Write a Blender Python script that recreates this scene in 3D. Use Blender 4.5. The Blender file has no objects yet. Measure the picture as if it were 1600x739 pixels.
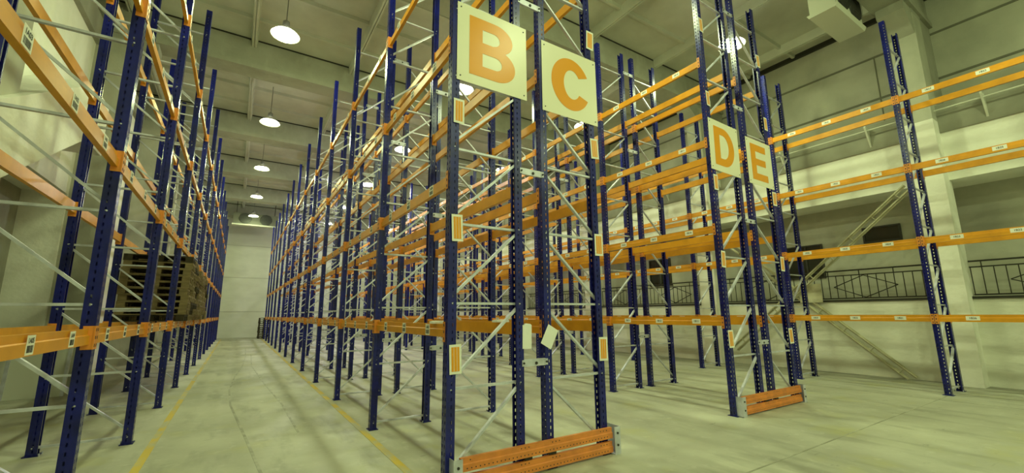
import bpy, bmesh, math, random
from mathutils import Vector, Matrix
random.seed(7)
sc = bpy.context.scene
COL = sc.collection
PI = math.pi

# ------------------------------------------------------------------ camera
CAM = Vector((0.0, 0.0, 1.743))
YAW, PITCH, ROLL = 0.5733, 0.1766, -0.0084
F_PX, CX, CY = 659.56, 800.14, 372.42
fw = Vector((math.sin(YAW)*math.cos(PITCH), math.cos(YAW)*math.cos(PITCH), math.sin(PITCH)))
rt = Vector((math.cos(YAW), -math.sin(YAW), 0))
up = rt.cross(fw)
R_ = rt*math.cos(ROLL) + up*math.sin(ROLL)
U_ = up*math.cos(ROLL) - rt*math.sin(ROLL)
cam_data = bpy.data.cameras.new('camera')
cam = bpy.data.objects.new('camera', cam_data)
COL.objects.link(cam)
m = Matrix((R_, U_, -fw)).transposed().to_4x4()
m.translation = CAM
cam.matrix_world = m
cam_data.sensor_width = 36.0
cam_data.sensor_fit = 'HORIZONTAL'
cam_data.lens = F_PX*36.0/1600.0
cam_data.shift_x = -(CX-800.0)/1600.0
cam_data.shift_y = (CY-369.5)/1600.0
cam_data.clip_start = 0.05
cam_data.clip_end = 200
sc.camera = cam

# ------------------------------------------------------------------ world, exposure
w = bpy.data.worlds.new('world'); sc.world = w; w.use_nodes = True
w.node_tree.nodes['Background'].inputs[0].default_value = (0.5, 0.52, 0.42, 1)
w.node_tree.nodes['Background'].inputs[1].default_value = 0.05
vs = sc.view_settings
vs.view_transform = 'Standard'; vs.look = 'None'; vs.gamma = 1.0; vs.use_curve_mapping = False
vs.exposure = -0.22
sc.cycles.use_denoising = True
sc.cycles.max_bounces = 8
sc.cycles.diffuse_bounces = 5
sc.cycles.sample_clamp_indirect = 6.0

LAMP_COLOR = (0.84, 1.0, 0.47)
LAMP_COLOR_WHITE = (0.96, 0.94, 1.0)   # the far lamps of the middle aisle are tinted whiter to brighten the bracing
LAMP_POWER = 110.0                          # downward light of each lamp
FILL_POWER = 125.0                         # added fill under each bulb to lift the ceiling
LAMP_Z = 9.2
BAY = 6.2                                   # structural bay of the hall
LAMP_X = (0.45, 5.72, 11.05)
LAMP_Y = [-6.8, -0.6, 5.65, 11.8, 18.0, 24.2, 30.4, 36.6]

# ------------------------------------------------------------------ materials
def new_mat(name, color, rough=0.6, metal=0.0, spec=0.5):
    m = bpy.data.materials.new(name); m.use_nodes = True
    b = m.node_tree.nodes['Principled BSDF']
    b.inputs['Base Color'].default_value = (*color, 1)
    b.inputs['Roughness'].default_value = rough
    b.inputs['Metallic'].default_value = metal
    b.inputs['Specular IOR Level'].default_value = spec
    return m, m.node_tree, b

def noise_mix(nt, b, c1, c2, scale, detail=6, lo=0.35, hi=0.65, stretch=(1, 1, 1), rough=0.55, base=None, fac=1.0):
    """mixes two colours by a noise in world space; returns the colour socket"""
    N, L = nt.nodes, nt.links
    geo = N.new('ShaderNodeNewGeometry')
    mp = N.new('ShaderNodeMapping'); mp.inputs['Scale'].default_value = stretch
    L.new(geo.outputs['Position'], mp.inputs['Vector'])
    nz = N.new('ShaderNodeTexNoise'); nz.inputs['Scale'].default_value = scale
    nz.inputs['Detail'].default_value = detail; nz.inputs['Roughness'].default_value = rough
    L.new(mp.outputs[0], nz.inputs['Vector'])
    rp = N.new('ShaderNodeMapRange'); rp.inputs[1].default_value = lo; rp.inputs[2].default_value = hi
    rp.inputs[4].default_value = fac
    L.new(nz.outputs['Fac'], rp.inputs[0])
    mx = N.new('ShaderNodeMix'); mx.data_type = 'RGBA'
    L.new(rp.outputs[0], mx.inputs[0])
    if base is not None: L.new(base, mx.inputs[6])
    else: mx.inputs[6].default_value = (*c1, 1)
    mx.inputs[7].default_value = (*c2, 1)
    L.new(mx.outputs[2], b.inputs['Base Color'])
    return mx.outputs[2]

def bump(nt, b, scale=30, strength=0.2, dist=0.01):
    N, L = nt.nodes, nt.links
    geo = N.new('ShaderNodeNewGeometry')
    nz = N.new('ShaderNodeTexNoise'); nz.inputs['Scale'].default_value = scale; nz.inputs['Detail'].default_value = 5
    L.new(geo.outputs['Position'], nz.inputs['Vector'])
    bp = N.new('ShaderNodeBump'); bp.inputs['Strength'].default_value = strength; bp.inputs['Distance'].default_value = dist
    L.new(nz.outputs['Fac'], bp.inputs['Height']); L.new(bp.outputs[0], b.inputs['Normal'])

M = {}
# concrete floor: dusty, stained, with long wheel tracks
m, nt, b = new_mat('concrete_floor', (0.40, 0.41, 0.34), 0.55, spec=0.35)
c = noise_mix(nt, b, (0.50, 0.50, 0.41), (0.31, 0.31, 0.25), 0.55, 9, 0.35, 0.70)
c = noise_mix(nt, b, None, (0.17, 0.17, 0.13), 2.3, 8, 0.52, 0.78, (1.0, 0.25, 1), base=c, fac=0.75)
c = noise_mix(nt, b, None, (0.56, 0.56, 0.50), 6.0, 6, 0.58, 0.78, base=c, fac=0.6)
c = noise_mix(nt, b, None, (0.17, 0.17, 0.13), 9.0, 9, 0.64, 0.76, (0.35, 1, 1), base=c, fac=0.6)
c = noise_mix(nt, b, None, (0.52, 0.50, 0.20), 1.1, 7, 0.56, 0.74, base=c, fac=0.45)
# dark, shadow-like stains painted into the floor colour along the right wall
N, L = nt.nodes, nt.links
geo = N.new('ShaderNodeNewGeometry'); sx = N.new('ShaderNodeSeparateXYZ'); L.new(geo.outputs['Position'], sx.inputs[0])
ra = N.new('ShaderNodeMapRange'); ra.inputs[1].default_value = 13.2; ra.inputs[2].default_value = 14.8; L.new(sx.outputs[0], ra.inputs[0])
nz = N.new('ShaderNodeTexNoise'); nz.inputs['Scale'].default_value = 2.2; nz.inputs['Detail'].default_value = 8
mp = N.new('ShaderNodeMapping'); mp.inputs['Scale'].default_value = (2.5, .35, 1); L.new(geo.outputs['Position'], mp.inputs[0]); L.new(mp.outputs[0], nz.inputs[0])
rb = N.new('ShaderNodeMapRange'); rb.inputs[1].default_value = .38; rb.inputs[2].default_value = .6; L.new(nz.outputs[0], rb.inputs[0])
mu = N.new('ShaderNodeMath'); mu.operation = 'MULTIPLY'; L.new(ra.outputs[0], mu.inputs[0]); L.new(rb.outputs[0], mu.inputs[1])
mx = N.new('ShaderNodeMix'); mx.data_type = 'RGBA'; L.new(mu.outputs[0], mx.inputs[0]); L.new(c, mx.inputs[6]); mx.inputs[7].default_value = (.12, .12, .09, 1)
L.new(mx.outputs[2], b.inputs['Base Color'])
bump(nt, b, 8, 0.12, 0.02)
M['floor'] = m
m, nt, b = new_mat('worn_yellow_paint', (0.6, 0.42, 0.06), 0.6)
c = noise_mix(nt, b, (0.58, 0.42, 0.06), (0.42, 0.40, 0.27), 3.2, 10, 0.44, 0.60, (1, .6, 1))
M['yellow'] = m
m, nt, b = new_mat('tyre_mark', (0.26, 0.26, 0.21), 0.6)
c = noise_mix(nt, b, (0.27, 0.27, 0.21), (0.42, 0.42, 0.34), 3.0, 9, 0.4, 0.6)
M['tyre'] = m
m, nt, b = new_mat('precast_concrete', (0.4, 0.4, 0.34), 0.85, spec=0.2)
c = noise_mix(nt, b, (0.40, 0.40, 0.34), (0.28, 0.28, 0.23), 0.8, 9, 0.35, 0.7)
c = noise_mix(nt, b, None, (0.46, 0.46, 0.40), 3.0, 8, 0.55, 0.75, (1, 1, .4), base=c, fac=0.5)
bump(nt, b, 12, 0.25, 0.02)
M['concrete'] = m
m, nt, b = new_mat('ceiling_concrete', (0.4, 0.4, 0.34), 0.85, spec=0.2)
c = noise_mix(nt, b, (0.62, 0.64, 0.56), (0.47, 0.485, 0.42), 0.7, 9, 0.35, 0.7)
bump(nt, b, 10, 0.2, 0.02)
M['ceiling'] = m
m, nt, b = new_mat('whitewash', (0.75, 0.76, 0.68), 0.8, spec=0.2)
c = noise_mix(nt, b, (0.90, 0.90, 0.84), (0.78, 0.78, 0.70), 1.2, 9, 0.4, 0.75)
c = noise_mix(nt, b, None, (0.50, 0.50, 0.42), 1.8, 9, 0.62, 0.84, (1, 1, .5), base=c, fac=0.7)
bump(nt, b, 9, 0.3, 0.03)
M['white_wall'] = m
m, nt, b = new_mat('grey_render', (0.3, 0.3, 0.25), 0.85, spec=0.2)
c = noise_mix(nt, b, (0.50, 0.50, 0.42), (0.37, 0.37, 0.31), 0.9, 9, 0.35, 0.7)
c = noise_mix(nt, b, None, (0.56, 0.56, 0.50), 2.0, 8, 0.58, 0.8, (1, 1, .4), base=c, fac=0.6)
bump(nt, b, 12, 0.25, 0.02)
M['grey_wall'] = m
m, nt, b = new_mat('plinth_paint', (0.5, 0.5, 0.42), 0.8, spec=0.2)
c = noise_mix(nt, b, (0.84, 0.84, 0.76), (0.68, 0.68, 0.60), 0.9, 9, 0.35, 0.7, (1, .5, 1.6))
c = noise_mix(nt, b, None, (0.42, 0.41, 0.34), 1.3, 9, 0.52, 0.74, (1, .3, 2.4), base=c, fac=0.8)
bump(nt, b, 9, 0.3, 0.03)
M['plinth'] = m
m, nt, b = new_mat('ledge_concrete', (0.3, 0.3, 0.25), 0.9, spec=.2)
c = noise_mix(nt, b, (0.33, 0.33, 0.27), (0.25, 0.25, 0.20), 1.2, 9, 0.35, 0.7); M['ledge'] = m  # grey strip above the white band, darker than the precast parts
m, nt, b = new_mat('joint_mortar', (0.17, 0.17, 0.13), 0.9); M['seam'] = m
m, nt, b = new_mat('far_wall_paint', (.7, .7, .6), 0.8, spec=.2)
c = noise_mix(nt, b, (0.72, 0.74, 0.62), (0.60, 0.61, 0.51), 0.5, 9, 0.35, 0.7, (1, 1, 2)); M['far_paint'] = m
m, nt, b = new_mat('dark_glass', (0.015, 0.018, 0.012), 0.25); M['dark_glass'] = m
m, nt, b = new_mat('dark_iron', (0.035, 0.035, 0.028), 0.5, 0.3); M['iron'] = m
m, nt, b = new_mat('blue_enamel', (0.006, 0.011, 0.25), 0.26, 0.0, 0.5)
c = noise_mix(nt, b, (0.005, 0.009, 0.19), (0.003, 0.005, 0.08), 4.0, 6, 0.35, 0.7)
M['blue'] = m
m, nt, b = new_mat('orange_enamel', (0.72, 0.25, 0.03), 0.38, 0.0, 0.5)
c = noise_mix(nt, b, (0.80, 0.35, 0.015), (0.62, 0.26, 0.012), 3.0, 6, 0.35, 0.7)
M['orange'] = m
m, nt, b = new_mat('guard_orange', (0.74, 0.25, 0.05), 0.5)
c = noise_mix(nt, b, (0.80, 0.27, 0.055), (0.60, 0.20, 0.05), 6.0, 6, 0.35, 0.7); M['guard_orange'] = m
m, nt, b = new_mat('red_orange_connector', (0.74, 0.27, 0.04), 0.45); M['connector'] = m
m, nt, b = new_mat('galvanised_steel', (0.62, 0.63, 0.60), 0.42, 0.35); M['galv'] = m
c = noise_mix(nt, b, (0.70, 0.72, 0.84), (0.48, 0.49, 0.56), 6.0, 6, 0.35, 0.7)
m, nt, b = new_mat('white_label', (0.85, 0.85, 0.78), 0.6); M['label'] = m
m, nt, b = new_mat('black_print', (0.03, 0.03, 0.03), 0.6); M['ink'] = m
m, nt, b = new_mat('sign_panel', (0.84, 0.82, 0.66), 0.30, spec=0.35); M['sign'] = m
m, nt, b = new_mat('sign_letter', (0.82, 0.34, 0.02), 0.30, spec=0.35); M['letter'] = m
m, nt, b = new_mat('paper', (0.86, 0.86, 0.84), 0.7); M['paper'] = m
m, nt, b = new_mat('cream_steel', (0.58, 0.56, 0.40), 0.6)
c = noise_mix(nt, b, (0.60, 0.58, 0.42), (0.42, 0.40, 0.28), 4.0, 6, 0.35, 0.7); M['cream'] = m
m, nt, b = new_mat('white_metal', (0.62, 0.63, 0.55), 0.45); M['wmetal'] = m
m, nt, b = new_mat('cooler_grey', (0.11, 0.11, 0.09), 0.6); M['cooler_grey'] = m  # far cooler's white casing, its colour darkened for the shade it hangs in
m, nt, b = new_mat('fan_black', (0.02, 0.02, 0.02), 0.5); M['fan'] = m
m, nt, b = new_mat('coil_fins', (0.10, 0.10, 0.09), 0.5, 0.5); M['coil'] = m
m, nt, b = new_mat('weathered_wood', (0.3, 0.24, 0.13), 0.8, spec=0.2)
c = noise_mix(nt, b, (0.27, 0.21, 0.11), (0.14, 0.11, 0.06), 3.0, 8, 0.35, 0.7, (1, 1, 6)); M['wood'] = m
m, nt, b = new_mat('dark_wood', (0.1, 0.08, 0.05), 0.8, spec=0.2)
c = noise_mix(nt, b, (0.06, 0.05, 0.03), (0.03, 0.025, 0.015), 3.0, 8, 0.35, 0.7); M['dark_wood'] = m
m, nt, b = new_mat('lamp_housing', (0.22, 0.22, 0.2), 0.4, 0.6); M['housing'] = m
m, nt, b = new_mat('reflector', (0.8, 0.8, 0.76), 0.3, 0.6); M['reflector'] = m
m = bpy.data.materials.new('lamp_lens'); m.use_nodes = True
nt = m.node_tree; nt.nodes.clear()
e = nt.nodes.new('ShaderNodeEmission'); o = nt.nodes.new('ShaderNodeOutputMaterial')
e.inputs[0].default_value = (0.97, 1.0, 0.72, 1); e.inputs[1].default_value = 25.0
nt.links.new(e.outputs[0], o.inputs[0]); M['lens'] = m

# ------------------------------------------------------------------ mesh builder
class MB:
    def __init__(s): s.v = []; s.f = []; s.mi = []; s.mats = []
    def mat(s, k):
        if k not in s.mats: s.mats.append(k)
        return s.mats.index(k)
    def quad_box(s, p, mat):
        n = len(s.v); s.v += p; i = s.mat(mat)
        for a in ((0, 3, 2, 1), (4, 5, 6, 7), (0, 1, 5, 4), (1, 2, 6, 5), (2, 3, 7, 6), (3, 0, 4, 7)):
            s.f.append(tuple(n+k for k in a)); s.mi.append(i)
    def box(s, x0, x1, y0, y1, z0, z1, mat):
        s.quad_box([(x0, y0, z0), (x1, y0, z0), (x1, y1, z0), (x0, y1, z0), (x0, y0, z1), (x1, y0, z1), (x1, y1, z1), (x0, y1, z1)], mat)
    def bar(s, a, b, w, h, mat, ref=(0, 0, 1)):
        a = Vector(a); b = Vector(b); d = (b-a).normalized(); r = Vector(ref)
        if abs(d.dot(r)) > 0.98: r = Vector((0, 1, 0))
        x = d.cross(r).normalized(); y = x.cross(d)
        P = []
        for q in (a, b):
            for sx, sy in ((-1, -1), (1, -1), (1, 1), (-1, 1)):
                P.append(tuple(q + x*sx*w/2 + y*sy*h/2))
        s.quad_box(P, mat)
    def cyl(s, a, b, r0, r1, mat, n=16, caps=True):
        a = Vector(a); b = Vector(b); d = (b-a).normalized(); r = Vector((0, 0, 1))
        if abs(d.dot(r)) > 0.98: r = Vector((0, 1, 0))
        x = d.cross(r).normalized(); y = x.cross(d); k = len(s.v); i = s.mat(mat)
        for q, rr in ((a, r0), (b, r1)):
            for t in range(n):
                an = 2*PI*t/n; s.v.append(tuple(q + x*rr*math.cos(an) + y*rr*math.sin(an)))
        for t in range(n):
            u = (t+1) % n; s.f.append((k+t, k+u, k+n+u, k+n+t)); s.mi.append(i)
        if caps:
            s.f.append(tuple(k+t for t in range(n))[::-1]); s.mi.append(i)
            s.f.append(tuple(k+n+t for t in range(n))); s.mi.append(i)
    def prism(s, pts, axis, a0, a1, mat):
        """closed polygon pts (2-D) extruded along axis from a0 to a1"""
        k = len(s.v); n = len(pts); i = s.mat(mat)
        for a in (a0, a1):
            for (p, q) in pts:
                s.v.append({'x': (a, p, q), 'y': (p, a, q), 'z': (p, q, a)}[axis])
        for t in range(n):
            u = (t+1) % n; s.f.append((k+t, k+u, k+n+u, k+n+t)); s.mi.append(i)
        s.f.append(tuple(k+t for t in range(n))); s.mi.append(i)
        s.f.append(tuple(k+n+t for t in range(n))[::-1]); s.mi.append(i)
    def mesh(s, name):
        me = bpy.data.meshes.new(name); me.from_pydata(s.v, [], s.f)
        for k in s.mats: me.materials.append(M[k])
        me.polygons.foreach_set('material_index', s.mi)
        bm = bmesh.new(); bm.from_mesh(me); bmesh.ops.recalc_face_normals(bm, faces=bm.faces); bm.to_mesh(me); bm.free()
        me.update(); return me
    def build(s, name, parent=None, loc=None):
        return link(name, s.mesh(name), parent, loc)

def link(name, data, parent=None, loc=None, rot=None, scale=None):
    o = bpy.data.objects.new(name, data); COL.objects.link(o)
    if parent: o.parent = parent
    if loc: o.location = loc
    if rot: o.rotation_euler = rot
    if scale: o.scale = scale
    return o
def tag(o, label=None, cat=None, group=None, kind=None):
    if label: o['label'] = label
    if cat: o['category'] = cat
    if group: o['group'] = group
    if kind: o['kind'] = kind
    return o
def struct(name, mb): return tag(mb.build(name), kind='structure')
def empty(name, loc=(0, 0, 0), parent=None, rot=None):
    o = link(name, None, parent, loc, rot); o.empty_display_size = 0.1; return o
ORD = ['lowest', 'second', 'third', 'fourth', 'fifth', 'sixth', 'seventh', 'eighth', 'ninth', 'tenth', 'eleventh', 'twelfth', 'thirteenth']

# ------------------------------------------------------------------ hall
CEIL = 10.65; Y0, Y1 = -9.5, 42.0
XR_PL, XR_BACK = 14.75, 15.9               # plinth face and upper / recessed wall on the right
XL, XL_BACK = -3.9, -4.7
COLY = [2.9 + BAY*k for k in range(-2, 7)]

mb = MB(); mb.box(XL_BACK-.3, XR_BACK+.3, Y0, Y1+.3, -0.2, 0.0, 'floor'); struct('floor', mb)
mb = MB(); mb.box(XL_BACK-.3, XR_BACK+.3, Y0, Y1+.3, CEIL, CEIL+.2, 'ceiling'); struct('ceiling', mb)
# painted lines of the aisles
for k, (x, y0, y1) in enumerate(((-0.82, 4.5, 40), (1.78, 4.3, 40))):
    mb = MB(); mb.box(x-.045, x+.045, y0, y1, 0.0, 0.004, 'yellow'); struct('trim_%d' % (k+1), mb)
# faint wheel tracks in the left aisle and expansion joints
mb = MB()
def track(pts, wd):
    for (a, b_) in zip(pts[:-1], pts[1:]):
        mb.bar((a[0], a[1], .0015), (b_[0], b_[1], .0015), wd, .003, 'tyre')
track([(0.45, 5.0), (0.28, 7.5), (.06, 10.5), (.02, 12.5), (0.12, 15), (0.34, 18), (.5, 22), (.6, 28)], .035)
track([(0.95, 7.5), (0.93, 10), (.78, 13), (.72, 15), (0.62, 18), (.75, 24)], .03)
track([(4.4, 2.83), (7.5, 2.83), (12.5, 2.83)], .02)
track([(11.9, 1.0), (11.7, 6), (11.6, 12)], .02)
tag(mb.build('floor_tracks'), kind='structure')
mb = MB(); mb.box(XL_BACK-.3, XR_BACK+.3, Y1, Y1+.3, 0, CEIL, 'far_paint')
for z in (2.1, 4.9, 7.6): mb.box(XL_BACK, XR_BACK, Y1-.015, Y1, z-.02, z+.02, 'grey_wall')
struct('wall_far', mb)
mb = MB(); mb.box(XL_BACK-.3, XR_BACK+.3, Y0-.3, Y0, 0, CEIL, 'plinth'); struct('wall_back', mb)
# right wall
mb = MB(); mb.box(XR_BACK, XR_BACK+.3, Y0, Y1, 0, CEIL, 'grey_wall')
mb.box(XR_BACK-.01, XR_BACK, Y0, Y1, 2.0, 4.95, 'grey_wall')
for z in (8.1, 9.45): mb.box(XR_BACK-.02, XR_BACK, Y0, Y1, z-.03, z+.03, 'seam')
y = Y0+1
while y < Y1:
    mb.box(XR_BACK-.012, XR_BACK, y-.015, y+.015, 6.9, 9.42, 'seam'); y += 3.1
mb.box(XR_BACK-.12, XR_BACK, Y0, Y1, CEIL-.14, CEIL, 'iron')  # dark strip stands in for the shadow gap under the ceiling
struct('wall_right', mb)
mb = MB(); mb.box(XR_PL, XR_BACK, Y0, Y1, 0, 2.0, 'plinth'); mb.box(XR_PL-.04, XR_PL+.2, Y0, Y1, 2.0, 2.06, 'iron')
struct('wall_right_plinth', mb)
mb = MB(); mb.box(XR_PL, XR_BACK, Y0, Y1, 4.95, 6.2, 'white_wall')
struct('wall_right_band', mb)
mb = MB(); mb.box(XR_PL-.03, XR_BACK, Y0, Y1, 6.2, 6.95, 'ledge')
struct('wall_right_ledge', mb)
# left wall: upper whitewashed wall over a recessed lower wall
mb = MB(); mb.box(XL_BACK-.3, XL_BACK, Y0, Y1, 0, CEIL, 'concrete'); struct('wall_left', mb)
mb = MB(); mb.box(XL_BACK, XL, Y0, Y1, 4.85, 9.15, 'white_wall'); struct('wall_left_upper', mb)
mb = MB(); mb.box(XL_BACK, XL+.12, Y0, Y1, 9.15, 9.8, 'concrete'); struct('wall_left_cornice', mb)
mb = MB(); mb.box(XL_BACK, XL, 14.9, Y1, 0, 4.85, 'white_wall'); struct('wall_left_lower', mb)
# columns, roof beams, slab ribs
for y in COLY:
    mb = MB(); mb.box(14.3, 14.95, y-.3, y+.3, 0, 6.5, 'white_wall'); mb.box(14.3, 14.95, y-.3, y+.3, 6.5, 9.5, 'grey_wall')
    mb.prism([(14.3, 8.9), (14.3, 9.65), (13.7, 9.65), (13.7, 9.4)], 'y', y-.28, y+.28, 'concrete')
    mb.box(14.95, XR_BACK, y-.28, y+.28, 6.95, 9.65, 'concrete')
    mb.box(14.3, 15.0, y-.3, y+.3, 9.5, 9.66, 'concrete')
    struct('column', mb)
    mb = MB(); mb.box(XL_BACK, -3.2, y-.3, y+.3, 0, 9.5, 'grey_wall')
    mb.prism([(-3.2, 8.9), (-3.2, 9.65), (-2.6, 9.65), (-2.6, 9.4)], 'y', y-.28, y+.28, 'concrete')
    mb.box(XL_BACK, -3.2, y-.3, y+.3, 9.5, 9.66, 'concrete')
    struct('column', mb)
    mb = MB(); mb.box(XL_BACK, XR_BACK, y-.3, y+.3, 9.65, CEIL, 'concrete')
    mb.box(XL_BACK, XR_BACK, y-.36, y+.36, 9.63, 9.78, 'concrete'); mb.box(XL_BACK, XR_BACK, y-.31, y-.30, CEIL-.05, CEIL, 'iron')  # thin dark strip paints the shade in the crease under the slab
    struct('roof_beam', mb)
for k in range(-1, 6):
    x = -0.27 + 3.03*k
    mb = MB(); mb.prism([(x-.10, CEIL), (x+.10, CEIL), (x+.06, CEIL-.28), (x+.01, CEIL-.28), (x+.01, CEIL-.24), (x-.01, CEIL-.24), (x-.01, CEIL-.28), (x-.06, CEIL-.28)], 'y', Y0, Y1, 'ceiling')
    struct('ceiling_rib', mb)
mb = MB()
for y in COLY:
    for t in (1.55, 3.1, 4.65):
        yy = y + t
        if yy < Y1 and yy > Y0: mb.prism([(yy-.07, CEIL), (yy+.07, CEIL), (yy+.04, CEIL-.10), (yy-.04, CEIL-.10)], 'x', XL_BACK, XR_BACK, 'ceiling')
struct('ceiling_cross_ribs', mb)
# sloping whitewashed stair flight against the left wall
mb = MB()
mb.prism([(7.6, 2.95), (7.6, 4.25), (12.3, 6.85), (13.6, 6.85), (13.6, 5.6), (12.3, 5.55)], 'x', -3.9, -3.1, 'white_wall')
struct('stair_flight', mb)
# windows in the recessed gallery wall
def window(n, y0, y1, z0, z1, mull):
    mb = MB(); x = XR_BACK
    mb.box(x-.03, x-.005, y0, y1, z0, z1, 'dark_glass')
    for a, b_, c_, d in ((y0-.05, y0, z0-.05, z1+.05), (y1, y1+.05, z0-.05, z1+.05), (y0, y1, z0-.05, z0), (y0, y1, z1, z1+.05)):
        mb.box(x-.06, x-.001, a, b_, c_, d, 'iron')
    for t in mull: mb.box(x-.055, x-.02, t-.025, t+.025, z0, z1, 'iron')
    struct('window_%d' % n, mb)
window(1, 6.0, 7.1, 2.85, 3.85, (6.45,))
window(2, 4.0, 4.8, 3.80, 4.17, ())
window(3, 11.8, 12.25, 2.95, 4.05, ())
window(4, 12.4, 12.85, 2.95, 4.05, ())

# ------------------------------------------------------------------ upright post: cold-rolled, perforated section, shared by every post
PW, PD, TOP = 0.105, 0.10, 8.65
def post_mesh():
    """web at x = 0 (faces the aisle, -x side), flanges run to x = +PD; real slots in web and flanges"""
    v = []; f = []
    pitch = 0.075; hole = 0.034
    zs = [0.0]; kinds = []
    z = 0.04
    while z + pitch < TOP - 0.02:
        zs.append(z); kinds.append('s'); zs.append(z+hole); kinds.append('h'); z += pitch
    zs.append(TOP); kinds.append('s')
    # profile points: lip, flange, web, flange, lip
    hw = PW/2
    prof = [(PD, hw-.022), (PD, hw), (.065, hw), (.052, hw), (.0, hw), (0, .036), (0, .020), (0, -.020), (0, -.036), (0, -hw), (.052, -hw), (.065, -hw), (PD, -hw), (PD, -hw+.022)]
    holes = {2, 5, 7, 10}
    n = len(prof)
    for zz in zs:
        for (x, y) in prof: v.append((x, y, zz))
    for i, kd in enumerate(kinds):
        for j in range(n-1):
            if kd == 'h' and j in holes: continue
            a = i*n+j; f.append((a, a+1, a+n+1, a+n))
    me = bpy.data.meshes.new('upright_post'); me.from_pydata(v, [], f); me.materials.append(M['blue'])
    bm = bmesh.new(); bm.from_mesh(me)
    bmesh.ops.recalc_face_normals(bm, faces=bm.faces)
    r = bmesh.ops.solidify(bm, geom=bm.faces[:], thickness=0.0035)
    bm.to_mesh(me); bm.free(); me.update(); return me
POST = post_mesh()
# the same section without slots, for posts too far away to show them
def plain_post_mesh():
    hw = PW/2; t = .0035
    out = [(PD, hw-.022), (PD, hw), (0, hw), (0, -hw), (PD, -hw), (PD, -hw+.022)]
    inn = [(PD-t, -hw+.022), (PD-t, -hw+t), (t, -hw+t), (t, hw-t), (PD-t, hw-t), (PD-t, hw-.022)]
    mb = MB(); mb.prism(out+inn, 'z', 0, TOP, 'blue'); return mb.mesh('upright_post')
POST_FAR = plain_post_mesh()
mb = MB(); mb.box(-.02, PD+.02, -.085, .085, 0, .012, 'blue'); mb.cyl((.12, .06, 0), (.12, .06, .03), .009, .009, 'galv', 8); mb.cyl((.12, -.06, 0), (.12, -.06, .03), .009, .009, 'galv', 8)
mb.v = [(x*1.0, y, z) for x, y, z in mb.v]
FOOT = mb.mesh('foot_plate')

DEPTH = 0.965
NODES = [0.10] + [0.975 + 0.883*k for k in range(9)]
# frame-local axes: x = 0 is the aisle face, x = DEPTH the back face.
def tube(mb, a, b_): mb.bar(a, b_, .026, .042, 'galv', (0, 1, 0))
def hbrace(k):
    mb = MB(); tube(mb, (.03, .012, NODES[k]), (DEPTH-.03, .012, NODES[k]))
    for x in (.05, DEPTH-.05): mb.cyl((x, -.057, NODES[k]), (x, .057, NODES[k]), .008, .008, 'galv', 6)
    return mb.mesh('horizontal_brace')
def dbrace(k):
    mb = MB(); tube(mb, (.04, -.016, NODES[k]+.06), (DEPTH-.04, -.016, NODES[k+1]-.02)); return mb.mesh('diagonal_brace')
HB = [hbrace(k) for k in range(len(NODES))]
DB = [dbrace(k) for k in range(len(NODES)-1)]
mb = MB()
for z in NODES: tube(mb, (.03, .012, z), (DEPTH-.03, .012, z))
for k in range(len(NODES)-1): tube(mb, (.04, -.016, NODES[k]+.06), (DEPTH-.04, -.016, NODES[k+1]-.02))
LATTICE = mb.mesh('brace_lattice')

def frame(parent, x, y, side, near):
    """side = +1: aisle face at x and frame runs to +x; -1 the mirror of that"""
    fr = empty('upright_frame', (x, y, 0), parent, (0, 0, 0 if side > 0 else PI))
    ps = POST if near else POST_FAR
    link('post', ps, fr, (0, 0, 0))
    link('post', ps, fr, (DEPTH, 0, 0), (0, 0, PI))
    if near:
        link('foot_plate', FOOT, fr); link('foot_plate', FOOT, fr, (DEPTH, 0, 0), (0, 0, PI))
        for h_ in HB: link('horizontal_brace', h_, fr)
        for d in DB: link('diagonal_brace', d, fr)
    else:
        link('brace_lattice', LATTICE, fr)
    return fr

# ------------------------------------------------------------------ load beams
P = 2.8
LEVELS = (1.57, 3.25, 4.93, 6.60)
BL = P - PW                                     # clear length between posts
def beam_section(mb):
    h = .07
    # aisle face is at -x; the upper half steps back
    mb.prism([(-.024, -h), (.024, -h), (.024, h), (-.008, h), (-.008, .018), (-.014, .010), (-.024, .010)], 'y', 0.002, BL-.002, 'orange')
def connector(mb, y0, y1, yo):
    mb.box(-.045, .03, y0, y1, -.115, .095, 'connector')
mb = MB(); beam_section(mb); BEAM = mb.mesh('beam')
mb = MB(); beam_section(mb)
for a, b_ in ((-.0, .004), (BL-.004, BL)): mb.box(-.03, .03, a, b_, -.115, .095, 'connector')
mb.box(-.058, -.052, -.075, -.002, -.1, .09, 'connector'); mb.box(-.058, -.052, BL+.002, BL+.075, -.1, .09, 'connector')
BEAM_FAR = mb.mesh('beam')
def conn_mesh(sgn):
    mb = MB()
    # end plate welded to the beam + hook plate folded round the post face, with slots
    a = 0.0
    mb.box(-.045, .03, min(a, sgn*.006), max(a, sgn*.006), -.115, .095, 'connector')
    y0, y1 = sorted((-sgn*.001, -sgn*.048))
    mb.box(-.056, -.052, y0, y1, -.115, .095, 'connector')
    mb.box(-.056, -.040, sorted((-sgn*.001, sgn*.006))[0], sorted((-sgn*.001, sgn*.006))[1], -.115, .095, 'connector')
    for z in (-.08, -.01, .06): mb.box(-.058, -.0555, (y0+y1)/2-.008, (y0+y1)/2+.008, z-.014, z+.014, 'ink')
    return mb.mesh('connector')
CONN_A, CONN_B = conn_mesh(1), conn_mesh(-1)

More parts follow.
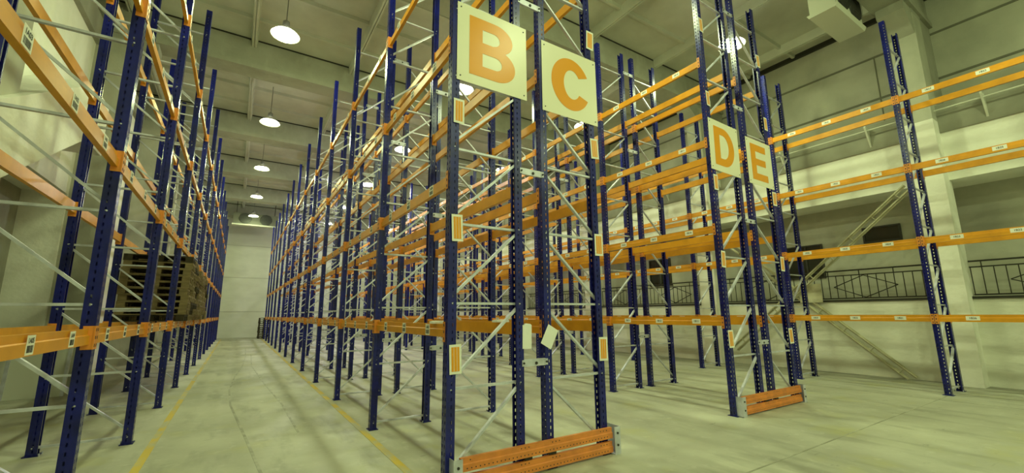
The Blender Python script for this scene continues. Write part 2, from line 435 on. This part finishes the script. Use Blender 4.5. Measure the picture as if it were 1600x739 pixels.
def text_mesh(txt, size, bold=0.0):
    cu = bpy.data.curves.new('t', 'FONT'); cu.body = txt; cu.size = size; cu.align_x = 'CENTER'; cu.align_y = 'CENTER'; cu.offset = bold
    o = bpy.data.objects.new('t', cu); COL.objects.link(o)
    dg = bpy.context.evaluated_depsgraph_get(); dg.update()
    me = bpy.data.meshes.new_from_object(o.evaluated_get(dg))
    bpy.data.objects.remove(o); bpy.data.curves.remove(cu); return me
def label_mesh(txt, wd, ht, bars):
    """sticker on the aisle face (-x), centre at origin; text reads from the aisle"""
    mb = MB(); mb.box(-.0015, 0, -wd/2, wd/2, -ht/2, ht/2, 'label')
    i = mb.mat('ink')
    tm = text_mesh(txt, ht*(.62 if not bars else .36), ht*.014); dz = 0 if not bars else ht*.22
    k = len(mb.v)
    for q in tm.vertices: mb.v.append((-.0022, -q.co.x, q.co.y+dz))
    for p in tm.polygons: mb.f.append(tuple(k+t for t in p.vertices)); mb.mi.append(i)
    bpy.data.meshes.remove(tm)
    if bars:
        rr = random.Random(txt); yy = -wd*.36
        while yy < wd*.36:
            q = rr.choice((.003, .005, .008)); mb.box(-.0022, -.0016, yy, yy+q, -ht*.38, -ht*.02, 'ink'); yy += q + rr.choice((.003, .005))
    me = bpy.data.meshes.new('label'); me.from_pydata(mb.v, [], mb.f)
    for k_ in mb.mats: me.materials.append(M[k_])
    me.polygons.foreach_set('material_index', mb.mi); me.update(); return me
LAB_W = [label_mesh(t, .20, .085, False) for t in ('1B21', '1B22', '1B23', '1B24', '1B25', '1B26')]
LAB_S = [label_mesh(t, .13, .125, True) for t in ('1A01', '1A02', '1A03', '1A04', '1A05', '1A06')]
LAB_M = [label_mesh(t, .17, .085, False) for t in ('1B11', '1B12', '1B13', '1B14', '1B15', '1B16')]

def beam(parent, x, y, z, side, near, labs, idx, yl=None):
    """beam on the face at x; its aisle side looks to -side*x; y is the lower end of the bay"""
    # local +x points away from the aisle; mirrored beams are turned half a turn about z
    ln = P if yl is None else yl
    if side > 0: loc = (x, y+PW/2, z); rot = (0, 0, 0)
    else:        loc = (x, y+ln-PW/2, z); rot = (0, 0, PI)
    b_ = link('beam', BEAM if near else BEAM_FAR, parent, loc, rot, (1, (ln-PW)/BL, 1))
    if near:
        link('connector', CONN_A, b_, (0, 0, 0)); link('connector', CONN_B, b_, (0, BL, 0))
        if labs:
            zz = .040 if labs is not LAB_S else 0.0
            for q, fy in enumerate((.19, .50, .81)):
                link('label', labs[(idx*3+q) % 6], b_, (-.0245 if labs is LAB_S else -.0245, BL*fy, zz - (.035 if labs is not LAB_S else 0)))
    return b_

def rack(label, name, xf, side, y0, i0, i1, labs, near_n, spacer_to=None):
    """xf: x of the aisle face; side = +1 when the rack runs from there to +x"""
    root = empty('pallet_rack', (xf, y0, 0))
    tag(root, label, 'pallet rack', 'long blue and orange pallet racks')
    DEEP = 1.06 if name == 'A' else 1.0          # the wall rack is a little deeper than the others
    for i in range(i0, i1+1): frame(root, 0, i*P, side, i < near_n).scale = (DEEP, 1, 1)
    xb = side*DEPTH*DEEP
    for i in range(i0, i1):
        for l, z in enumerate(LEVELS):
            nr = i < near_n
            beam(root, side*.05, i*P, z, side, nr, labs if i < 5 else None, i+l)
            beam(root, xb - side*.05, i*P, z, -side, nr, None, 0)
    if spacer_to is not None:
        for i in range(i0, i1+1):
            for z in (1.18, 3.5, 5.9, 8.1):
                link('row_spacer', SPACER, root, (xb, i*P, z))
    return root
GAP = 0.308
mb = MB()
mb.box(0, GAP, -.058, -.054, -.04, .04, 'galv'); mb.box(0, GAP, -.054, -.03, -.04, -.036, 'galv'); mb.box(0, GAP, -.054, -.03, .036, .04, 'galv')
for x in (-.03, GAP-.01): mb.box(x, x+.04, -.062, -.054, -.035, .035, 'galv'); 
for x in (-.01, GAP+.01): mb.cyl((x, -.075, 0), (x, -.06, 0), .012, .012, 'iron', 8)
mb.cyl((GAP*.55, -.068, -.008), (GAP*.55, -.058, -.008), .018, .018, 'iron', 8)
SPACER = mb.mesh('row_spacer')

XA, XB, XD, XF = -1.119+.05, 1.926-.05, 7.288-.05, 12.583-.05
XC = XB + 2*DEPTH + GAP; XE = XD + 2*DEPTH + GAP
YA, YB, YD, YF = 5.422, 4.22, 4.346, 2.832
rack('blue and orange pallet rack along the left wall, holding the stacked wooden pallets', 'A', XA, -1, YA, -1, 12, LAB_S, 7)
rack('blue and orange pallet rack ending behind the sign with letter B', 'B', XB, 1, YB, 0, 12, LAB_S, 6, True)
rack('blue and orange pallet rack ending behind the sign with letter C', 'C', XC, -1, YB, 0, 12, LAB_M, 6)
rack('blue and orange pallet rack ending behind the sign with letter D', 'D', XD, 1, YD, 0, 12, LAB_M, 6, True)
rack('blue and orange pallet rack ending behind the sign with letter E', 'E', XE, -1, YD, 0, 12, LAB_W, 6)
rack('blue and orange pallet rack standing along the right wall below the railing', 'F', XF, 1, YF, -1, 13, LAB_W, 6)

# ------------------------------------------------------------------ letter signs
def arc(cx, cy, rx, ry, a0, a1, n=20):
    return [(cx+rx*math.cos(math.radians(a0+(a1-a0)*t/n)), cy+ry*math.sin(math.radians(a0+(a1-a0)*t/n))) for t in range(n+1)]
def glyph(ch):
    """outlines in a box 0..0.62 wide, 0..0.76 high: outer first, then the holes"""
    if ch == 'B':
        o = [(0, 0)] + [(.36, 0)] + arc(.36, .215, .26, .215, -90, 62) + arc(.34, .565, .245, .195, -48, 90) + [(0, .76)]
        h1 = [(.17, .14), (.33, .14)] + arc(.34, .225, .095, .085, -80, 80) + [(.33, .31), (.17, .31)]
        h2 = [(.17, .45), (.31, .45)] + arc(.32, .54, .085, .082, -80, 80) + [(.31, .622), (.17, .622)]
        return [o, h1, h2]
    if ch == 'C':
        o = arc(.33, .38, .33, .38, 28, 332, 44)
        i = arc(.35, .38, .145, .215, 332-8, 28+8, 40)
        return [o + i]
    if ch == 'D':
        o = [(0, 0), (.28, 0)] + arc(.28, .38, .34, .38, -90, 90, 30) + [(0, .76)]
        h1 = [(.17, .145), (.27, .145)] + arc(.27, .38, .175, .235, -90, 90, 24) + [(.17, .615)]
        return [o, h1]
    return [[(0, 0), (.57, 0), (.57, .145), (.17, .145), (.17, .32), (.53, .32), (.53, .46), (.17, .46), (.17, .615), (.56, .615), (.56, .76), (0, .76)]]
def letter_mesh(ch):
    cu = bpy.data.curves.new('l', 'CURVE'); cu.dimensions = '2D'; cu.fill_mode = 'BOTH'; cu.extrude = .0015
    for pts in glyph(ch):
        sp = cu.splines.new('POLY'); sp.points.add(len(pts)-1); sp.use_cyclic_u = True
        for k, p in enumerate(pts): sp.points[k].co = (p[0]-.31, p[1]-.38, 0, 1)
    o = bpy.data.objects.new('l', cu); COL.objects.link(o)
    dg = bpy.context.evaluated_depsgraph_get(); dg.update()
    me = bpy.data.meshes.new_from_object(o.evaluated_get(dg)); me.name = 'letter'
    bpy.data.objects.remove(o); bpy.data.curves.remove(cu)
    me.materials.clear(); me.materials.append(M['letter']); return me
def sign(ch, x0, z0, y, label, tilt=0.0, wd=1.0, ht=1.03):
    s = empty('letter_sign', (x0+wd/2, y, z0+ht/2), None, (0, tilt, 0))
    tag(s, label, 'sign', 'letter signs on the rack ends')
    mb = MB(); mb.box(-wd/2, wd/2, -.002, .003, -ht/2, ht/2, 'sign'); mb.build('panel', s)
    l = link('letter', letter_mesh(ch), s, (-.01, -.004, 0), (PI/2, 0, 0), (1.06, 1.03, 1))
    for sx in (-1, 1):
        for sz in (-1, 1):
            q = MB(); q.cyl((sx*(wd/2-.045), -.007, sz*(ht/2-.06)), (sx*(wd/2-.045), .0, sz*(ht/2-.06)), .009, .009, 'ink', 10); q.build('screw', s)
YS = YB - .062
sign('B', 1.93, 4.46, YS, 'square pale yellow sign with orange letter B on the rack corner')
sign('C', 3.185, 4.41, YS, 'square pale yellow sign with orange letter C, right of B')
sign('D', 7.21, 4.36, YD-.062, 'square pale yellow sign with orange letter D, left of E', .03, .98)
sign('E', 8.50, 4.31, YD-.062, 'square pale yellow sign with orange letter E, rightmost of the four', .01, .98, 1.0)

# ------------------------------------------------------------------ orange and white placards on the corner posts
def placard(x, y, z, rz, ry, label, wide=.135, ht=.30):
    s = empty('placard', (x, y, z), None, (0, ry, rz))
    tag(s, label, 'placard', 'orange and white placards on the end posts')
    mb = MB(); mb.box(-wide/2, wide/2, -.002, .001, -ht/2, ht/2, 'label'); mb.build('backing', s)
    q = MB(); q.box(-wide*.33, wide*.33, -.0035, -.0021, -ht*.41, ht*.41, 'letter')
    for dx in (-.13, .13): q.box(wide*dx-.002, wide*dx+.002, -.0042, -.0036, -ht*.40, ht*.40, 'label')
    q.build('orange_panel', s)
def placards(xc, y, zs, who, ph=''):
    for k, z in enumerate(zs):
        placard(xc, y, z, random.uniform(-.12, .12), random.uniform(-.05, .07), 'orange and white placard on the %s, %s counted upwards' % (who, ('lowest', 'second', 'third', 'fourth', 'fifth')[k]))
placards(1.965, YB-.066, (1.28, 2.68, 4.06), 'corner post under sign B')
placards(XC-.02, YB-.066, (1.28, 2.66, 4.05, 5.76), 'outer post beside sign C')
placards(XD+.05, YD-.066, (1.28, 2.68, 4.12, 5.80, 7.38), 'corner post left of sign D')
placards(XE-.05, YD-.066, (1.26, 2.71, 4.10, 5.80, 7.32), 'outer post right of sign E')

# ------------------------------------------------------------------ papers
def paper(x, y, z, wd, ht, ry, rz, label, fold=False):
    mb = MB()
    if fold:
        mb.box(-wd/2, wd/2, -.0015, 0, -ht/2, ht/2, 'paper'); mb.box(-wd/2-.02, -wd/2, -.001, .03, -ht/2, ht/2, 'paper')
        mb.prism([(-wd/2, ht/2), (wd/2, ht/2), (wd/2-.02, ht/2+.015), (-wd/2+.02, ht/2+.02)], 'y', -.001, .02, 'paper')
    else: mb.box(-wd/2, wd/2, -.001, .001, -ht/2, ht/2, 'paper')
    o = mb.build('paper_sheet', None, (x, y, z)); o.rotation_euler = (0, ry, rz)
    tag(o, label, 'paper', 'papers fixed to the racks')
paper(2.895, YB-.058, 1.475, .105, .27, .02, 0, 'narrow white paper wrapped on the post below sign B', True)
paper(3.215, YB-.060, 1.465, .17, .25, .50, 0, 'tilted white paper sheet on the post below sign C')
mb = MB(); mb.box(-.09, .09, -.06, .06, 0, .025, 'paper'); mb.box(-.07, .075, -.05, .055, .025, .03, 'paper')
PAD = mb.mesh('paper_pad')
for (x, y, z, lb) in ((1.93+.04, 4.62, 1.64, 'white paper pad on the lowest beam beside the corner post under sign B'),
                      (2.80, 4.62, 1.64, 'white paper pad on the lowest beam left of the wrapped paper')):
    o = link('paper_pad', PAD, None, (x, y, z)); tag(o, lb, 'paper', 'papers fixed to the racks')

# ------------------------------------------------------------------ guard rails at the rack ends
def guard(x0, x1, y, label):
    g = empty('end_guard_rail', ((x0+x1)/2, y, 0)); tag(g, label, 'guard rail', 'orange guard rails at the rack ends')
    L = (x1-x0)/2
    for z0 in (.025, .190):
        mb = MB(); mb.prism([(-.025, z0), (.03, z0), (.03, z0+.125), (-.012, z0+.125), (-.012, z0+.075), (-.025, z0+.065)], 'x', -L, L, 'guard_orange')
        x = -L+.06
        while x < L-.05:
            mb.box(x, x+.012, -.0262, -.0250, z0+.022, z0+.034, 'ink'); x += .05
        for q in (-L+.1, -.62*L*0-.33, -.28, -.23, .1, .15, .2, L-.2, L-.15, L-.1):
            mb.box(q, q+.012, -.0132, -.012, z0+.095, z0+.107, 'ink')
        mb.build('rail', g)
    for q in (-.45*L*0-.22, .12):
        mb = MB(); mb.box(q-.05, q+.05, .0, .028, .155, .185, 'iron'); mb.build('rail_spacer', g)
    for sx in (-1, 1):
        mb = MB(); a, b_ = sorted((sx*L, sx*(L+.10)))
        mb.box(a, b_, -.06, -.054, 0, .325, 'galv')
        c0, c1 = sorted((sx*(L+.094), sx*(L+.10))); mb.box(c0, c1, -.054, .17, 0, .325, 'galv')
        mb.box(a, b_, -.054, .12, 0, .008, 'galv')
        for z in (.11, .25): mb.cyl(((a+b_)/2, -.07, z), ((a+b_)/2, -.06, z), .014, .014, 'iron', 8)
        mb.build('end_bracket', g)
guard(2.02, 4.13, 4.12, 'orange perforated double guard rail on the floor under signs B and C')
guard(7.37, 9.42, 4.235, 'orange perforated double guard rail on the floor under signs D and E')

# ------------------------------------------------------------------ high-bay lamps
mb = MB(); mb.cyl((0, 0, .30), (0, 0, CEIL-LAMP_Z), .012, .012, 'housing', 8); ROD = mb.mesh('hanging_rod')
mb = MB(); mb.cyl((0, 0, .10), (0, 0, .32), .10, .085, 'housing', 16); mb.cyl((0, 0, .32), (0, 0, .36), .05, .04, 'housing', 12); HOUS = mb.mesh('housing')
mb = MB(); mb.cyl((0, 0, -.06), (0, 0, .10), .25, .11, 'reflector', 24, False); mb.cyl((0, 0, -.075), (0, 0, -.06), .26, .25, 'housing', 24, False); REFL = mb.mesh('reflector')
mb = MB(); mb.cyl((0, 0, -.05), (0, 0, -.02), .22, .22, 'lens', 20)
LENS = mb.mesh('lens')
WHICH = ['nearest', 'second nearest', 'third', 'fourth', 'fifth', 'sixth', 'seventh', 'farthest']
for ax, x in enumerate(LAMP_X):
    for k, y in enumerate(LAMP_Y):
        t = empty('high_bay_lamp', (x, y, LAMP_Z)); aisle = ('the aisle left of sign B', 'the C to D aisle', 'the aisle right of sign E')[ax]
        behind = y < 4
        tag(t, ('high bay lamp behind the viewpoint, %s row, over %s' % (('second', 'first')[k], aisle) if behind else
                'lit ceiling lamp, %s over %s' % (WHICH[k-2], aisle)), 'ceiling lamp', 'high bay lamps under the ceiling')
        link('hanging_rod', ROD, t); link('housing', HOUS, t); link('reflector', REFL, t, None, None, (1.35, 1.35, 1.1)); link('lens', LENS, t, None, None, (1.35, 1.35, 1.1))
        ld = bpy.data.lights.new('bulb', 'AREA'); ld.shape = 'DISK'; ld.size = .42; ld.energy = LAMP_POWER
        ld.color = LAMP_COLOR_WHITE if (ax == 1 and k >= 4) else LAMP_COLOR
        if ax == 1 and k >= 4: ld.energy *= 1.5
        link('bulb', ld, t, (0, 0, -.10))
        l2 = bpy.data.lights.new('bulb_spill', 'POINT'); l2.energy = FILL_POWER*(1.5 if ax == 1 and k >= 4 else 1); l2.color = ld.color; l2.shadow_soft_size = .12
        link('bulb', l2, t, (0, 0, -.22))  # added fill light below the lens, brightens the ceiling

# ------------------------------------------------------------------ steel cross brace on the right wall
cb = empty('cross_brace', (14.55, 5.9, 0)); tag(cb, 'cream steel cross brace of paired channels against the right wall', 'cross brace')
for (a, b_) in (((-.0, -2.55, 4.93), (-.0, 2.5, .52)), ((.0, -2.02, .0), (.0, 2.55, 4.25))):
    mb = MB(); a = Vector(a); b_ = Vector(b_); d = (b_-a).normalized(); n = Vector((0, -d.z, d.y))
    off = .0 if a.z > 1 else .09
    for s_ in (-1, 1):
        q = n*s_*.085; o_ = Vector((off, 0, 0))
        mb.bar(a+q+o_, b_+q+o_, .012, .085, 'cream', n); mb.bar(a+q+o_+Vector((-.03, 0, 0)), b_+q+o_+Vector((-.03, 0, 0)), .055, .01, 'cream', n)
    L = (b_-a).length; k = .3
    while k < L-.2:
        p = a + d*k + Vector((off-.02, 0, 0)); mb.bar(p-n*.08, p+n*.08, .09, .008, 'cream', d); k += .75
    mb.build('diagonal_member', cb)
mb = MB(); mb.box(-.05, -.03, -.30, .30, 2.0, 2.55, 'cream')
mb.v = [(x+.09, y+.05, z) for x, y, z in mb.v]; mb.build('gusset_plate', cb)

# ------------------------------------------------------------------ gallery railings between the columns
mb = MB(); mb.box(-.008, .008, -.009, .009, 2.10, 2.76, 'iron'); BAL = mb.mesh('baluster')
RAILW = ['at the right picture edge', 'beyond the cross brace', 'in the third wall bay', 'in the fourth wall bay', 'in the fifth wall bay', 'in the sixth wall bay', 'in the farthest wall bay']
for k, y in enumerate(COLY[1:-1]):
    y0, y1 = y+.32, y+BAY-.32
    r = empty('gallery_railing', (14.85, y0, 0))
    tag(r, 'iron railing with diamond pattern on the gallery ledge, ' + RAILW[k], 'railing', 'iron railings along the gallery')
    L = y1-y0
    for nm, z, h_ in (('top_rail', 2.90, .04), ('middle_rail', 2.76, .03), ('bottom_rail', 2.10, .035)):
        mb = MB(); mb.box(-.015, .015, 0, L, z-h_/2, z+h_/2, 'iron'); mb.build(nm, r)
    n = int(L/.19)
    for j in range(n+1):
        link('baluster', BAL, r, (0, .02+(L-.04)*j/n, 0))
    for j in range(0, n+1, 4):
        mb = MB(); mb.box(-.01, .01, -.01, .01, 2.76, 2.9, 'iron'); mb.build('rail_post', r, (0, .02+(L-.04)*j/n, 0))
    for cy in ((1.45, 4.1) if k != 0 else (.9, 4.2)):
        mb = MB(); cz, hw, hh = 2.43, .73, .31
        P4 = [(-.02, cy-hw, cz), (-.02, cy, cz+hh), (-.02, cy+hw, cz), (-.02, cy, cz-hh)]
        for i in range(4): mb.bar(P4[i], P4[(i+1) % 4], .022, .022, 'iron', (1, 0, 0))
        mb.build('diamond', r)

# ------------------------------------------------------------------ pipe with brackets on the right wall
pp = empty('wall_pipe', (14.55, 0, 6.75)); tag(pp, 'thin white pipe running along the right wall below the ledge', 'pipe')
mb = MB(); mb.cyl((0, Y0+.2, 0), (0, Y1-.2, 0), .022, .022, 'wmetal', 10); mb.build('pipe', pp)
mb = MB(); mb.prism([(.17, .12), (-.10, .12), (-.10, .07), (.17, -.45)], 'y', -.02, .02, 'wmetal'); BRK = mb.mesh('bracket')
y = -5.0
while y < Y1-1:
    if min(abs(y-c_) for c_ in COLY) > .5: link('bracket', BRK, pp, (0, y, 0))
    y += 2.25

# ------------------------------------------------------------------ air coolers
def cooler(loc, rz, wd, label, cat='air cooler', body='wmetal'):
    c_ = empty('ceiling_air_cooler', loc, None, (0, 0, rz)); tag(c_, label, cat, 'ceiling hung air coolers')
    mb = MB(); mb.box(-wd/2, wd/2, -.35, .35, 0, .85, body); mb.box(-wd/2+.1, wd/2-.1, .35, .38, .08, .78, 'coil'); mb.build('casing', c_)
    for sx in (-1, 1):
        mb = MB(); x = sx*wd*.23
        mb.cyl((x, -.40, .45), (x, -.35, .45), .40, .42, 'fan', 28)
        f_ = mb.build('fan', c_)
        mb = MB()
        for rr in (.12, .22, .32, .40):
            for t in range(24):
                a0, a1 = 2*PI*t/24, 2*PI*(t+1)/24
                mb.bar((x+rr*math.cos(a0), -.42, .45+rr*math.sin(a0)), (x+rr*math.cos(a1), -.42, .45+rr*math.sin(a1)), .006, .006, 'coil')
        mb.build('fan_guard', f_)
    mb = MB(); mb.prism([(-.42, 0), (.42, 0), (.36, -.09), (-.36, -.09)], 'x', -wd/2-.05, wd/2+.05, 'wmetal'); mb.build('drip_tray', c_)
    for sx in (-1, 1):
        for sy in (-1, 1):
            mb = MB(); mb.box(sx*(wd/2-.2)-.015, sx*(wd/2-.2)+.015, sy*.3-.015, sy*.3+.015, .85, CEIL-loc[2], 'iron'); mb.build('hanger', c_)
    return c_
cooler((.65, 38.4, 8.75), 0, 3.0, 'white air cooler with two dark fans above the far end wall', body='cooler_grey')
ac = cooler((12.5, 3.66, 9.15), 0, 1.7, 'pale ceiling air cooler beside the top of the right wall column')
ac.scale = (1, .8, 1)
# ------------------------------------------------------------------ wooden pallets
def pallet_mesh(mat):
    mb = MB(); wx, wy = 1.2, .8
    for k in range(7):
        y = -wy/2 + k*(wy-.095)/6; mb.box(-wx/2, wx/2, y, y+.095, .122, .144, mat)
    for x in (-wx/2, -.0725, wx/2-.145): mb.box(x, x+.145, -wy/2, wy/2, .100, .122, mat)
    for x in (-wx/2, -.0725, wx/2-.145):
        for y in (-wy/2, -.0725, wy/2-.10): mb.box(x, x+.145, y, y+(.145 if abs(y+.0725) < .01 else .10), .022, .100, mat)
    for y in (-wy/2, -.05, wy/2-.10): mb.box(-wx/2, wx/2, y, y+.10, 0, .022, mat)
    return mb.mesh('wooden_pallet')
PAL, PALD = pallet_mesh('wood'), pallet_mesh('dark_wood')
stacks = []
for bay, hs in ((2, (0, 10, 10)), (3, (10, 9, 10)), (4, (9, 10, 8))):
    for j, h_ in enumerate(hs): h_ and stacks.append((YA + bay*P + .46 + j*.93, h_))
for s_i, (y, h_) in enumerate(stacks):
    for k in range(h_):
        o = link('wooden_pallet', PALD if random.random() < .12 else PAL, None, (XA-DEPTH/2+random.uniform(-.03, .03), y+random.uniform(-.02, .02), 1.641+k*.1445), (0, 0, random.uniform(-.02, .02)))
        tag(o, 'weathered wooden pallet, %s from the bottom in the %s stack on the left rack' % (ORD[k] if k else 'first', ORD[s_i] if s_i else 'first'), 'pallet', 'wooden pallets stacked on the left rack')
for k in range(11):
    o = link('wooden_pallet', PALD, None, (1.95, 39.4, k*.1445), (0, 0, PI/2+random.uniform(-.03, .03)))
    tag(o, 'dark pallet on the floor at the aisle end, %s from the bottom' % (ORD[k] if k else 'first'), 'pallet', 'dark pallets piled on the floor at the aisle end')
# leaning white board behind the left rack
mb = MB(); mb.box(-.5, .5, -.02, .02, 0, 1.25, 'wmetal'); mb.box(-.5, -.44, -.05, -.02, 0, 1.25, 'galv'); mb.box(.44, .5, -.05, -.02, 0, 1.25, 'galv'); mb.box(-.44, .44, -.05, -.02, 1.19, 1.25, 'galv')
o = mb.build('framed_board', None, (-3.6, 13.85, 0)); o.rotation_euler = (-.12, 0, 0)
tag(o, 'pale framed board leaning on the column behind the left rack', 'board')
